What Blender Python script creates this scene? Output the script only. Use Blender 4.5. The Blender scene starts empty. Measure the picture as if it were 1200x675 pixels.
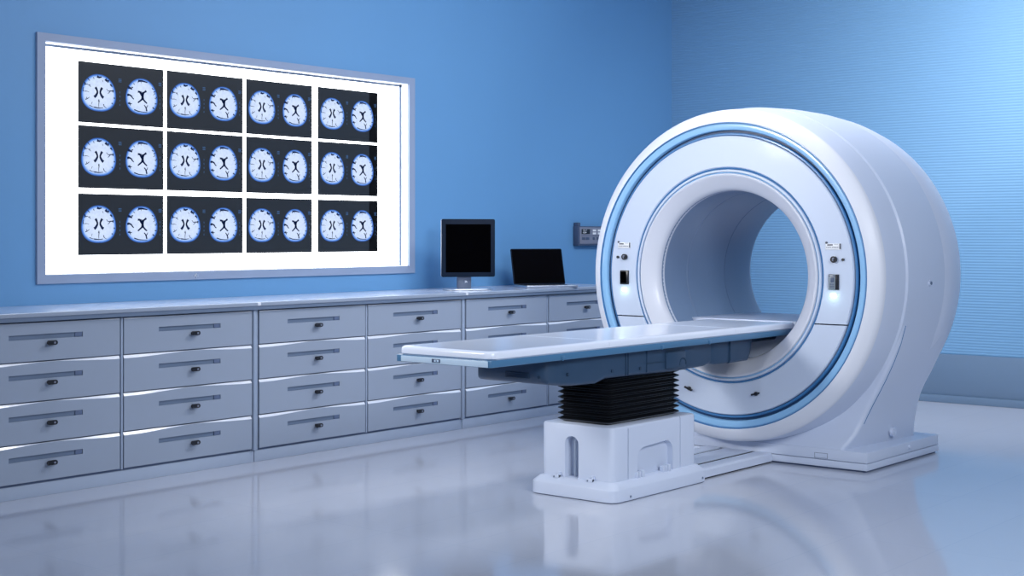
import bpy, bmesh, math, random
from mathutils import Vector, Matrix
PI = math.pi
S = bpy.context.scene
COL = S.collection

# ------------------------------------------------------------ camera, light, exposure
EYE = 1.30
YAW = math.atan(1372 / 1667)          # angle between view direction and the run of cabinets (+X)
cam_d = bpy.data.cameras.new('camera')
cam_d.sensor_width = 36.0
cam_d.lens = 36.0 * 1667 / 1200
cam_d.shift_y = -(337.5 - 275.0) / 1200
cam_d.clip_start = 0.05
cam = bpy.data.objects.new('camera', cam_d)
COL.objects.link(cam)
cam.location = (0, 0, EYE)
cam.rotation_euler = (PI / 2, 0, YAW - PI / 2)
S.camera = cam

S.view_settings.view_transform = 'Standard'
S.view_settings.look = 'None'
S.view_settings.gamma = 1
S.view_settings.use_curve_mapping = False
S.view_settings.exposure = 0.0

W = bpy.data.worlds.new('world')
S.world = W
W.use_nodes = True
bg = W.node_tree.nodes['Background']
bg.inputs[0].default_value = (0.50, 0.66, 1.0, 1)
bg.inputs[1].default_value = 0.20


def area_light(name, loc, target, sx, sy, power, color, spread=180):
    l = bpy.data.lights.new(name, 'AREA')
    l.shape = 'RECTANGLE'
    l.size, l.size_y = sx, sy
    l.energy = power
    l.color = color
    l.spread = math.radians(spread)
    o = bpy.data.objects.new(name, l)
    COL.objects.link(o)
    o.location = loc
    d = Vector(target) - Vector(loc)
    o.rotation_euler = d.to_track_quat('-Z', 'Y').to_euler()
    return o


area_light('key_light', (2.0, 6.3, 2.5), (7.1, 4.0, 1.1), 0.9, 0.9, 20, (1.0, 0.98, 0.97), 70)
area_light('front_light', (3.0, -0.9, 3.2), (6.6, 5.6, 0.9), 2.0, 1.4, 95, (0.92, 0.95, 1.0), 120)
area_light('wall_wash_light', (8.5, 3.3, 3.45), (10.65, 3.8, 1.6), 1.0, 1.0, 68, (1.0, 0.96, 0.93), 128)
area_light('ceiling_light_over_cabinets', (6.9, 3.6, 3.62), (7.0, 6.9, 1.1), 3.6, 1.2, 78, (1.0, 0.98, 0.98), 120)


# ------------------------------------------------------------ materials
def lin(h):
    h = h.lstrip('#')
    out = []
    for i in (0, 2, 4):
        c = int(h[i:i + 2], 16) / 255
        out.append(c / 12.92 if c <= 0.04045 else ((c + 0.055) / 1.055) ** 2.4)
    return (*out, 1)


def mat(name, color, rough=0.4, metal=0.0, emis=None, estr=0.0, coat=0.0, spec=0.5, ior=1.45, var=0.0, vscale=8.0,
        bump=0.0, bscale=200.0):
    m = bpy.data.materials.new(name)
    m.use_nodes = True
    nt = m.node_tree
    b = nt.nodes['Principled BSDF']
    c = lin(color) if isinstance(color, str) else (*color, 1)
    b.inputs['Base Color'].default_value = c
    b.inputs['Roughness'].default_value = rough
    b.inputs['Metallic'].default_value = metal
    b.inputs['Specular IOR Level'].default_value = spec
    b.inputs['IOR'].default_value = ior
    b.inputs['Coat Weight'].default_value = coat
    b.inputs['Coat Roughness'].default_value = 0.08
    if emis:
        b.inputs['Emission Color'].default_value = lin(emis) if isinstance(emis, str) else (*emis, 1)
        b.inputs['Emission Strength'].default_value = estr
    tc = nt.nodes.new('ShaderNodeTexCoord')
    if var > 0:
        n = nt.nodes.new('ShaderNodeTexNoise')
        n.inputs['Scale'].default_value = vscale
        n.inputs['Detail'].default_value = 4
        nt.links.new(tc.outputs['Object'], n.inputs['Vector'])
        mx = nt.nodes.new('ShaderNodeMix')
        mx.data_type = 'RGBA'
        mx.inputs[6].default_value = tuple(x * (1 - var) for x in c[:3]) + (1,)
        mx.inputs[7].default_value = tuple(min(1, x * (1 + var)) for x in c[:3]) + (1,)
        nt.links.new(n.outputs['Fac'], mx.inputs[0])
        nt.links.new(mx.outputs[2], b.inputs['Base Color'])
    if bump > 0:
        n2 = nt.nodes.new('ShaderNodeTexNoise')
        n2.inputs['Scale'].default_value = bscale
        nt.links.new(tc.outputs['Object'], n2.inputs['Vector'])
        bp = nt.nodes.new('ShaderNodeBump')
        bp.inputs['Strength'].default_value = bump
        bp.inputs['Distance'].default_value = 0.002
        nt.links.new(n2.outputs['Fac'], bp.inputs['Height'])
        nt.links.new(bp.outputs[0], b.inputs['Normal'])
    return m


M = {}
M['wall'] = mat('blue_wall_paint', (0.12, 0.30, 0.55), 0.5, var=0.03, vscale=1.5)
M['wall_r'] = mat('blue_ribbed_wall_paint', (0.165, 0.345, 0.56), 0.42, var=0.02, vscale=1.0)
M['dado'] = mat('slate_blue_dado_paint', (0.14, 0.22, 0.33), 0.45, var=0.03, vscale=2)
M['ceiling'] = mat('ceiling_paint', (0.6, 0.68, 0.8), 0.8, var=0.02)
M['white'] = mat('gloss_white_shell', (0.63, 0.70, 0.84), 0.46, coat=0.05, var=0.01, vscale=3)
M['white_ring'] = mat('gloss_white_ring', (0.76, 0.79, 0.86), 0.45, coat=0.05, var=0.01, vscale=3)
M['white_top'] = mat('gloss_table_top', (0.80, 0.86, 0.97), 0.22, coat=0.3, var=0.01, vscale=3)
M['collar'] = mat('satin_white_collar', (0.60, 0.63, 0.71), 0.35, coat=0.1, var=0.01, vscale=3)
M['panel'] = mat('satin_white_panel', (0.55, 0.63, 0.77), 0.35, coat=0.15, var=0.01, vscale=3)
M['ltblue'] = mat('light_blue_ring', (0.27, 0.52, 0.80), 0.25, coat=0.5, var=0.02)
M['midblue'] = mat('mid_blue_trim', (0.05, 0.19, 0.42), 0.3, coat=0.3, var=0.02)
M['darkblue'] = mat('dark_blue_gap', (0.015, 0.06, 0.15), 0.4, var=0.02)
M['bore'] = mat('bore_liner_grey', (0.17, 0.235, 0.36), 0.34, var=0.02)
M['railblue'] = mat('steel_blue_rail', (0.07, 0.19, 0.34), 0.32, coat=0.2, var=0.03)
M['tub'] = mat('slate_underframe', (0.030, 0.066, 0.125), 0.4, var=0.05)
M['tub2'] = mat('dark_slate_underframe', (0.02, 0.045, 0.085), 0.45, var=0.05)
M['railfront'] = mat('pale_blue_end_plate', (0.55, 0.70, 0.84), 0.3, var=0.02)
M['rubber'] = mat('black_bellows_rubber', (0.006, 0.007, 0.009), 0.20, spec=0.6, var=0.05)
M['cab'] = mat('lavender_grey_cabinet', (0.29, 0.345, 0.44), 0.35, var=0.015, vscale=2)
M['cab_highlight'] = mat('cabinet_edge_highlight', (0.80, 0.84, 0.92), 0.12, coat=1.0, ior=1.9, var=0.01)  # near-white colour paints the highlight onto the grey drawers' top edges
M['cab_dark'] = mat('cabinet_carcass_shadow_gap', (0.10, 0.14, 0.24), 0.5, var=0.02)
M['cab_side'] = mat('cabinet_side_panel', (0.30, 0.37, 0.49), 0.35, var=0.02)
M['plinth'] = mat('plinth_blue_grey', (0.36, 0.43, 0.55), 0.35, var=0.02)
M['top'] = mat('worktop_laminate', (0.58, 0.64, 0.76), 0.22, coat=0.4, var=0.02)
M['stand_grey'] = mat('dark_grey_stand', (0.09, 0.12, 0.19), 0.35, var=0.02)
M['gap'] = mat('black_gap', (0.006, 0.01, 0.02), 0.6, spec=0.1, var=0.02)
M['seam'] = mat('table_seam_line', (0.70, 0.76, 0.86), 0.4, var=0.01)
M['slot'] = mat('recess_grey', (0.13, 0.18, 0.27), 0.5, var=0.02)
M['black'] = mat('black_plastic', (0.012, 0.014, 0.02), 0.3, var=0.02)
M['blackmetal'] = mat('black_metal', (0.03, 0.035, 0.045), 0.3, metal=0.6, var=0.02)
M['screen'] = mat('black_screen_glass', (0.001, 0.001, 0.0015), 0.6, spec=0.0, var=0.02)
M['bezel'] = mat('dark_navy_bezel', (0.007, 0.014, 0.030), 0.5, spec=0.08, var=0.02)
M['lapblack'] = mat('laptop_screen_black', (0.003, 0.003, 0.004), 0.6, spec=0.0, var=0.02)
M['alu'] = mat('brushed_aluminium', (0.55, 0.60, 0.68), 0.28, metal=0.85, var=0.04, vscale=30)
M['frame'] = mat('anodised_frame', (0.26, 0.33, 0.47), 0.45, var=0.03)
M['device'] = mat('grey_device_plastic', (0.20, 0.22, 0.29), 0.4, var=0.02)
M['device_dk'] = mat('dark_device_plastic', (0.06, 0.09, 0.16), 0.4, var=0.02)
M['label'] = mat('label_white', (0.80, 0.82, 0.85), 0.4, var=0.01)
M['ink'] = mat('label_ink', (0.05, 0.06, 0.09), 0.5, var=0.01)
M['lcd'] = mat('grey_lcd', (0.22, 0.26, 0.30), 0.3, var=0.03)
M['glow'] = mat('lit_indicator', (0.8, 1.0, 0.95), 0.4, emis=(0.75, 1.0, 0.95), estr=3.0, var=0.01)
M['lit_white'] = mat('light_box_diffuser', (0.9, 0.93, 1.0), 0.5, emis=(0.95, 0.97, 1.0), estr=5.5, var=0.01)
M['reveal'] = mat('light_box_reveal', (0.9, 0.92, 0.95), 0.4, var=0.01)
M['film'] = mat('dark_film_base', (0.012, 0.015, 0.02), 0.4, emis=(0.0125, 0.016, 0.021), estr=0.7, spec=0.2, var=0.03)
M['film_black'] = mat('black_film_strip', (0.001, 0.001, 0.0015), 0.5, spec=0.1, var=0.01)
M['scan_ink'] = mat('scan_dark_ink', (0.004, 0.010, 0.035), 0.5, emis='#0a1a3c', estr=0.8, spec=0.1, var=0.02)
M['film_mark'] = mat('film_mark', (0.05, 0.12, 0.25), 0.5, emis='#2a4468', estr=0.7, spec=0.1, var=0.02)


def scan_material():
    m = bpy.data.materials.new('backlit_brain_scan')
    m.use_nodes = True
    nt = m.node_tree
    b = nt.nodes['Principled BSDF']
    b.inputs['Base Color'].default_value = (0.02, 0.03, 0.06, 1)
    b.inputs['Roughness'].default_value = 0.5
    b.inputs['Specular IOR Level'].default_value = 0.1
    a = nt.nodes.new('ShaderNodeVertexColor')
    a.layer_name = 'scan_tint'
    tc = nt.nodes.new('ShaderNodeTexCoord')
    n = nt.nodes.new('ShaderNodeTexNoise')
    n.inputs['Scale'].default_value = 60
    nt.links.new(tc.outputs['Object'], n.inputs['Vector'])
    r = nt.nodes.new('ShaderNodeMapRange')
    r.inputs['To Min'].default_value = 0.80
    r.inputs['To Max'].default_value = 1.12
    nt.links.new(n.outputs['Fac'], r.inputs['Value'])
    mx = nt.nodes.new('ShaderNodeVectorMath')
    mx.operation = 'SCALE'
    nt.links.new(a.outputs['Color'], mx.inputs[0])
    nt.links.new(r.outputs[0], mx.inputs['Scale'])
    nt.links.new(mx.outputs[0], b.inputs['Emission Color'])
    b.inputs['Emission Strength'].default_value = 1.0
    return m


M['scan'] = scan_material()


def floor_material():
    m = bpy.data.materials.new('polished_tile_floor')
    m.use_nodes = True
    nt = m.node_tree
    b = nt.nodes['Principled BSDF']
    tc = nt.nodes.new('ShaderNodeTexCoord')
    br = nt.nodes.new('ShaderNodeTexBrick')
    br.offset = 0.0
    br.inputs['Color1'].default_value = (0.60, 0.63, 0.71, 1)
    br.inputs['Color2'].default_value = (0.61, 0.64, 0.72, 1)
    br.inputs['Mortar'].default_value = (0.54, 0.59, 0.69, 1)
    br.inputs['Scale'].default_value = 1.0
    br.inputs['Mortar Size'].default_value = 0.0022
    br.inputs['Mortar Smooth'].default_value = 0.3
    br.inputs['Brick Width'].default_value = 1.2
    br.inputs['Row Height'].default_value = 0.4
    mp = nt.nodes.new('ShaderNodeMapping')
    mp.inputs['Location'].default_value = (0.35, 0.03, 0)
    nt.links.new(tc.outputs['Object'], mp.inputs['Vector'])
    nt.links.new(mp.outputs[0], br.inputs['Vector'])
    nt.links.new(br.outputs['Color'], b.inputs['Base Color'])
    b.inputs['Roughness'].default_value = 0.09
    b.inputs['IOR'].default_value = 1.9
    return m


M['floor'] = floor_material()


# ------------------------------------------------------------ mesh helpers
def obj(name, bm, m, parent=None, smooth=True, angle=35, recalc=True):
    if recalc:
        bmesh.ops.recalc_face_normals(bm, faces=bm.faces)
    me = bpy.data.meshes.new(name)
    bm.to_mesh(me)
    bm.free()
    ms = m if isinstance(m, (list, tuple)) else [m]
    for x in ms:
        me.materials.append(M[x] if isinstance(x, str) else x)
    if smooth:
        for p in me.polygons:
            p.use_smooth = True
        me.set_sharp_from_angle(angle=math.radians(angle))
    o = bpy.data.objects.new(name, me)
    COL.objects.link(o)
    if parent:
        o.parent = parent
        p = parent
        off = Vector((0, 0, 0))
        # geometry is written in world coordinates: cancel the parent chain
        o.matrix_parent_inverse = WORLD[parent.name].inverted()
    WORLD[o.name] = Matrix.Identity(4)
    return o


WORLD = {}


def tag(o, label=None, cat=None, group=None, kind=None):
    if label:
        o['label'] = label
    if cat:
        o['category'] = cat
    if group:
        o['group'] = group
    if kind:
        o['kind'] = kind
    return o


def thing(name, loc, label, cat, group=None, rot=0.0):
    o = bpy.data.objects.new(name, None)
    o.empty_display_size = 0.1
    COL.objects.link(o)
    o.location = loc
    o.rotation_euler = (0, 0, rot)
    WORLD[o.name] = Matrix.Translation(Vector(loc)) @ Matrix.Rotation(rot, 4, 'Z')
    return tag(o, label, cat, group)


def B():
    return bmesh.new()


def box(bm, x0, x1, y0, y1, z0, z1, bev=0.0, seg=2, mi=0):
    t = bmesh.new()
    r = bmesh.ops.create_cube(t, size=1)
    for v in t.verts:
        v.co.x = x0 + (v.co.x + 0.5) * (x1 - x0)
        v.co.y = y0 + (v.co.y + 0.5) * (y1 - y0)
        v.co.z = z0 + (v.co.z + 0.5) * (z1 - z0)
    if bev > 0:
        bmesh.ops.bevel(t, geom=t.edges[:], offset=bev, segments=seg, affect='EDGES', profile=0.5)
    merge(bm, t, mi)
    return bm


def merge(bm, t, mi=0, mtx=None):
    vm = {}
    for v in t.verts:
        vm[v] = bm.verts.new(mtx @ v.co if mtx else v.co)
    for f in t.faces:
        try:
            nf = bm.faces.new([vm[v] for v in f.verts])
            nf.material_index = mi if mi is not None else f.material_index
        except ValueError:
            pass
    t.free()


def prism(bm, pts, axis, a0, a1, bev=0.0, mi=0):
    """extrude a polygon: axis 'x' pts=(y,z); 'y' pts=(x,z); 'z' pts=(x,y)"""
    t = bmesh.new()

    def P(p, a):
        if axis == 'x':
            return (a, p[0], p[1])
        if axis == 'y':
            return (p[0], a, p[1])
        return (p[0], p[1], a)
    lo = [t.verts.new(P(p, a0)) for p in pts]
    hi = [t.verts.new(P(p, a1)) for p in pts]
    n = len(pts)
    t.faces.new(lo)
    t.faces.new(hi[::-1])
    for i in range(n):
        t.faces.new((lo[i], hi[i], hi[(i + 1) % n], lo[(i + 1) % n]))
    bmesh.ops.recalc_face_normals(t, faces=t.faces)
    if bev > 0:
        es = [e for e in t.edges if (e.verts[0] in lo and e.verts[1] in lo) or (e.verts[0] in hi and e.verts[1] in hi)]
        bmesh.ops.bevel(t, geom=es, offset=bev, segments=2, affect='EDGES', profile=0.5)
    merge(bm, t, mi)
    return bm


def rrect(x0, x1, y0, y1, r, n=6):
    pts = []
    for cx, cy, a in ((x1 - r, y1 - r, 0), (x0 + r, y1 - r, 90), (x0 + r, y0 + r, 180), (x1 - r, y0 + r, 270)):
        for i in range(n + 1):
            t = math.radians(a + 90 * i / n)
            pts.append((cx + r * math.cos(t), cy + r * math.sin(t)))
    return pts


def loft(bm, rings, cap=True, mi=0):
    """rings: list of lists of 3D points, all same count"""
    vs = [[bm.verts.new(p) for p in r] for r in rings]
    n = len(rings[0])
    for a, b in zip(vs, vs[1:]):
        for i in range(n):
            f = bm.faces.new((a[i], a[(i + 1) % n], b[(i + 1) % n], b[i]))
            f.material_index = mi
    if cap:
        bm.faces.new(vs[0][::-1]).material_index = mi
        bm.faces.new(vs[-1]).material_index = mi
    return bm


GY, GZ = 4.23, 1.068     # bore axis
GSEG = 160


def ring(bm, prof, closed=True, seg=GSEG, mi=0, a0=0.0, a1=360.0, cy=None, cz=None):
    """revolve a closed profile of (x, r) round the bore axis"""
    cy = GY if cy is None else cy
    cz = GZ if cz is None else cz
    full = abs(a1 - a0 - 360) < 1e-6
    n = seg if full else seg + 1
    vs = []
    for i in range(n):
        t = math.radians(a0 + (a1 - a0) * i / seg)
        vs.append([bm.verts.new((x, cy + r * math.cos(t), cz + r * math.sin(t))) for x, r in prof])
    m = len(prof)
    for i in range(n if full else n - 1):
        A, C = vs[i], vs[(i + 1) % n]
        for j in range(m if closed else m - 1):
            k = (j + 1) % m
            f = bm.faces.new((A[j], A[k], C[k], C[j]))
            f.material_index = mi
    if not full and closed:
        bm.faces.new(vs[0])
        bm.faces.new(vs[-1][::-1])
    return bm


def cyl(bm, c, axis, r, h, seg=20, mi=0, r2=None):
    t = bmesh.new()
    bmesh.ops.create_cone(t, cap_ends=True, segments=seg, radius1=r, radius2=r if r2 is None else r2, depth=h)
    R = {'z': Matrix.Identity(4), 'x': Matrix.Rotation(PI / 2, 4, 'Y'), 'y': Matrix.Rotation(PI / 2, 4, 'X')}[axis]
    merge(bm, t, mi, Matrix.Translation(Vector(c)) @ R)
    return bm


def copy_tree(o, delta, label=None, parent=None, wm=None):
    """copy a thing with its parts, no operators"""
    c = o.copy()
    COL.objects.link(c)
    if parent is None:
        c.location = Vector(o.location) + Vector(delta)
        if label:
            c['label'] = label
    else:
        c.parent = parent
        c.matrix_parent_inverse = o.matrix_parent_inverse.copy()
    for ch in list(o.children):
        copy_tree(ch, delta, None, c)
    return c


# ------------------------------------------------------------ the room
WY, WX, CEIL = 6.93, 10.65, 3.7
FLOOR_X0, FLOOR_Y0 = -1.5, -2.5
bm = B()
box(bm, FLOOR_X0, WX + 0.15, FLOOR_Y0, WY + 0.15, -0.1, 0)
tag(obj('floor', bm, 'floor', smooth=False), 'polished pale lavender tiled floor', kind='structure')

# left wall (long wall, at the left of the photo), with the opening the light box sits in
HX0, HX1, HZ0, HZ1 = 4.385, 7.265, 1.078, 2.362
bm = B()
for x0, x1, z0, z1 in ((FLOOR_X0, HX0, 0, CEIL), (HX1, WX + 0.15, 0, CEIL), (HX0, HX1, 0, HZ0), (HX0, HX1, HZ1, CEIL)):
    box(bm, x0, x1, WY, WY + 0.15, z0, z1)
wl = obj('wall_left', bm, 'wall', smooth=False)
tag(wl, 'long blue wall behind the cabinets and light box', kind='structure')

# right wall: finely ribbed sheet above a plain dado
bm = B()
PITCH = 0.0215
z = 0.375
prof = []
while z < CEIL:
    for k, dx in ((0, 0.0), (0.22, -0.0022), (0.5, -0.0030), (0.78, -0.0022)):
        prof.append((WX + 0.004 + dx, z + k * PITCH))
    z += PITCH
a = [bm.verts.new((x, FLOOR_Y0, min(zz, CEIL))) for x, zz in prof]
b = [bm.verts.new((x, WY, min(zz, CEIL))) for x, zz in prof]
for i in range(len(prof) - 1):
    bm.faces.new((a[i], a[i + 1], b[i + 1], b[i]))
box(bm, WX + 0.004, WX + 0.15, FLOOR_Y0, WY, 0, CEIL)
tag(obj('wall_right', bm, 'wall_r', smooth=True, angle=60, recalc=True), 'finely ribbed light blue wall behind the scanner',
    kind='structure')
bm = B()
box(bm, WX - 0.012, WX + 0.004, FLOOR_Y0, WY, 0.055, 0.375, 0.002)
tag(obj('trim_1', bm, 'dado'), 'plain slate blue dado panel', kind='structure')
bm = B()
box(bm, WX - 0.03, WX + 0.004, FLOOR_Y0, WY, 0, 0.057, 0.004)
tag(obj('baseboard_right', bm, 'dado'), 'low slate blue skirting', kind='structure')
bm = B()
box(bm, FLOOR_X0, WX + 0.15, 1.0, WY + 0.15, CEIL, CEIL + 0.1)
tag(obj('ceiling', bm, 'ceiling', smooth=False), 'plain pale ceiling', kind='structure')

# ------------------------------------------------------------ MRI scanner
g = thing('mri_scanner', (7.7, GY, 0), 'large white ring-shaped scanner with blue ring trim and round bore on a low base', 'scanner')

bm = B()
ring(bm, [(7.112, 0.949), (7.124, 0.953), (7.20, 0.961), (7.318, 0.974), (7.326, 0.966), (7.336, 0.966), (7.345, 0.978),
          (7.60, 0.988), (7.818, 0.986), (7.826, 0.978), (7.836, 0.978), (7.845, 0.984), (8.00, 0.974), (8.12, 0.955),
          (8.175, 0.935), (8.205, 0.905), (8.22, 0.86), (8.222, 0.56), (8.21, 0.52), (8.19, 0.50), (7.3, 0.50), (7.12, 0.90)], seg=192)
obj('body_shell', bm, 'white', g, angle=40)
bm = B()
ring(bm, [(7.058, 0.872), (7.051, 0.876), (7.053, 0.884), (7.066, 0.906), (7.083, 0.930), (7.097, 0.944), (7.110, 0.951), (7.122, 0.952), (7.13, 0.94), (7.13, 0.872)])
obj('front_rim', bm, 'white_ring', g, angle=40)
bm = B()
ring(bm, [(7.12, 0.872), (7.062, 0.872), (7.057, 0.868), (7.055, 0.862), (7.060, 0.834), (7.066, 0.830), (7.12, 0.830)])
o = obj('blue_ring', bm, 'ltblue', g)
o['label'] = 'light blue ring'
bm = B()
ring(bm, [(7.056, 0.8765), (7.050, 0.8755), (7.050, 0.871), (7.057, 0.8695), (7.075, 0.8695), (7.075, 0.8765)])
obj('ring_step_shade', bm, 'midblue', g)  # dark blue line painting the shading of a step beside the ring
bm = B()
ring(bm, [(7.088, 0.832), (7.088, 0.798), (7.11, 0.798), (7.11, 0.832)])
obj('ring_channel', bm, 'darkblue', g)
bm = B()
ring(bm, [(7.074, 0.815), (7.069, 0.811), (7.069, 0.803), (7.074, 0.799), (7.10, 0.799), (7.10, 0.815)])
obj('channel_lip', bm, 'midblue', g)


def arc_panel(zcut, upper, mi):
    """front face annulus cut by a horizontal seam at z = zcut"""
    r0, r1 = 0.617, 0.797
    t = B()
    dz = zcut - GZ
    N = 96
    ri, ro = [], []
    ai, ao = math.asin(dz / r0), math.asin(dz / r1)
    for i in range(N + 1):
        k = i / N
        if upper:
            a1, a2 = ai + (PI - 2 * ai) * k, ao + (PI - 2 * ao) * k
        else:
            a1, a2 = ai - (PI + 2 * ai) * k, ao - (PI + 2 * ao) * k
        ri.append((GY + r0 * math.cos(a1), GZ + r0 * math.sin(a1)))
        ro.append((GY + r1 * math.cos(a2), GZ + r1 * math.sin(a2)))
    bv = 0.005
    rings = []
    for i in range(N + 1):
        (y0, z0), (y1, z1) = ri[i], ro[i]
        d = math.hypot(y1 - y0, z1 - z0)
        uy, uz = (y1 - y0) / d, (z1 - z0) / d
        rings.append([(7.10, y0, z0), (7.062, y0, z0), (7.056, y0 + uy * bv, z0 + uz * bv),
                      (7.056, y1 - uy * bv, z1 - uz * bv), (7.062, y1, z1), (7.10, y1, z1)])
    loft(t, rings)
    return t


o = obj('upper_front_panel', arc_panel(0.8155, True, 0), 'panel', g)
o = obj('lower_front_panel', arc_panel(0.8085, False, 0), 'panel', g)
bm = B()
ring(bm, [(7.098, 0.619), (7.098, 0.598), (7.12, 0.598), (7.12, 0.619)])
obj('inner_channel', bm, 'darkblue', g)
bm = B()
ring(bm, [(7.11, 0.6165), (7.062, 0.6165), (7.060, 0.612), (7.066, 0.606), (7.11, 0.606)])
obj('inner_blue_trim', bm, 'midblue', g)
bm = B()
ring(bm, [(7.11, 0.6055), (7.060, 0.6055), (7.054, 0.602), (7.054, 0.594), (7.058, 0.591), (7.11, 0.591)])
obj('inner_ring', bm, 'panel', g)
bm = B()
ring(bm, [(7.11, 0.5905), (7.066, 0.5905), (7.064, 0.583), (7.11, 0.583)])
obj('inner_light_trim', bm, 'ltblue', g)
bm = B()
ring(bm, [(7.13, 0.5835), (7.060, 0.5835), (7.053, 0.580), (7.052, 0.574), (7.058, 0.565), (7.080, 0.535), (7.102, 0.507), (7.118, 0.493),
          (7.135, 0.487), (7.17, 0.486), (7.17, 0.5), (7.14, 0.52)])
obj('bore_collar', bm, 'collar', g, angle=50)
bm = B()
pr = [(7.14, 0.4865)]
for xs in (7.42, 7.86):
    pr += [(xs - 0.004, 0.4865), (xs, 0.4895), (xs + 0.004, 0.4865)]
pr += [(8.17, 0.4865), (8.20, 0.494), (8.222, 0.512), (8.222, 0.53), (8.0, 0.53), (7.14, 0.51)]
ring(bm, pr, seg=128)
obj('bore_liner', bm, 'bore', g, angle=30)

# stand (the flared foot carrying the ring)
st_z = [(0.108, 7.216, 0.655, 0.705), (0.130, 7.224, 0.668, 0.706), (0.16, 7.245, 0.688, 0.708), (0.20, 7.275, 0.706, 0.712),
        (0.25, 7.304, 0.722, 0.720), (0.30, 7.322, 0.738, 0.732), (0.36, 7.333, 0.764, 0.748), (0.42, 7.338, 0.795, 0.775),
        (0.50, 7.340, 0.836, 0.818), (0.60, 7.342, 0.882, 0.866), (0.70, 7.345, 0.920, 0.905), (0.80, 7.348, 0.946, 0.936)]
rings = []
for z, xf, wf, wr in st_z:
    xr = 8.055
    rc = 0.030
    pts = []
    for sx, sy in ((1, 1), (1, -1), (-1, -1), (-1, 1)):
        w = wr if sx > 0 else wf
        x = xr if sx > 0 else xf
        cx, cy = x - sx * rc, sy * (w - rc)
        a = {(1, 1): (90, 0), (1, -1): (0, -90), (-1, -1): (270, 180), (-1, 1): (180, 90)}[(sx, sy)]
        for i in range(6):
            t = math.radians(a[0] + (a[1] - a[0]) * i / 5)
            pts.append((cx + rc * math.cos(t), GY + cy + rc * math.sin(t), z))
    rings.append(pts)
bm = B()
loft(bm, rings)
obj('stand', bm, 'white', g, angle=50)
# dark seam line where the side cover meets the stand front
for s in (1, -1):
    bm = B()
    pl = []
    for z, xf, wf, wr in st_z[4:]:
        pl.append((xf + 0.032, GY + s * (wf - 0.0005), z))
    for p, q in zip(pl, pl[1:]):
        rr = 0.003
        P, Q = Vector(p), Vector(q)
        d = (Q - P)
        t = bmesh.new()
        bmesh.ops.create_cone(t, cap_ends=True, segments=6, radius1=rr, radius2=rr, depth=d.length * 1.02)
        merge(bm, t, 0, Matrix.Translation((P + Q) / 2) @ d.to_track_quat('Z', 'Y').to_matrix().to_4x4())
    obj('cover_seam', bm, 'midblue', g)

# base plates
bm = B()
box(bm, 7.21, 8.175, 3.43, 5.03, 0.050, 0.110, 0.006)
obj('upper_base_plate', bm, 'white', g)
bm = B()
box(bm, 7.21, 8.175, 3.43, 5.03, 0.010, 0.0475, 0.004)
obj('lower_base_plate', bm, 'white', g)
bm = B()
box(bm, 7.225, 8.16, 3.445, 5.015, 0.0, 0.056)
obj('base_core', bm, 'cab_dark', g)
bm = B()
for (y0, y1, z0, z1) in ((3.665, 3.745, 0.056, 0.058), (3.665, 3.745, 0.083, 0.085), (3.665, 3.667, 0.056, 0.085), (3.743, 3.745, 0.056, 0.085)):
    box(bm, 7.2092, 7.212, y0, y1, z0, z1)
obj('inspection_plate', bm, 'slot', g)
for (x, zz, yy, r, h) in ((7.72, 0.165, 4.23 - 0.712, 0.026, 0.020), (7.75, 0.082, 3.43, 0.011, 0.016)):
    bm = B()
    cyl(bm, (x, yy - h / 2 + 0.004, zz), 'y', r, h, 24)
    cyl(bm, (x, yy - h + 0.004, zz), 'y', r * 0.55, 0.006, 20)
    obj('side_cap', bm, 'white', g)
bm = B()
cyl(bm, (7.60, 4.23 - 0.986, 1.03), 'y', 0.017, 0.022, 20)
cyl(bm, (7.60, 4.23 - 0.997, 1.03), 'y', 0.009, 0.010, 16, 1)
cyl(bm, (7.588, 4.23 - 0.997, 1.045), 'y', 0.006, 0.010, 12, 0)
obj('side_port', bm, ['white', 'slot'], g)

# control details on the front face
XP = 7.056


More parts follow.
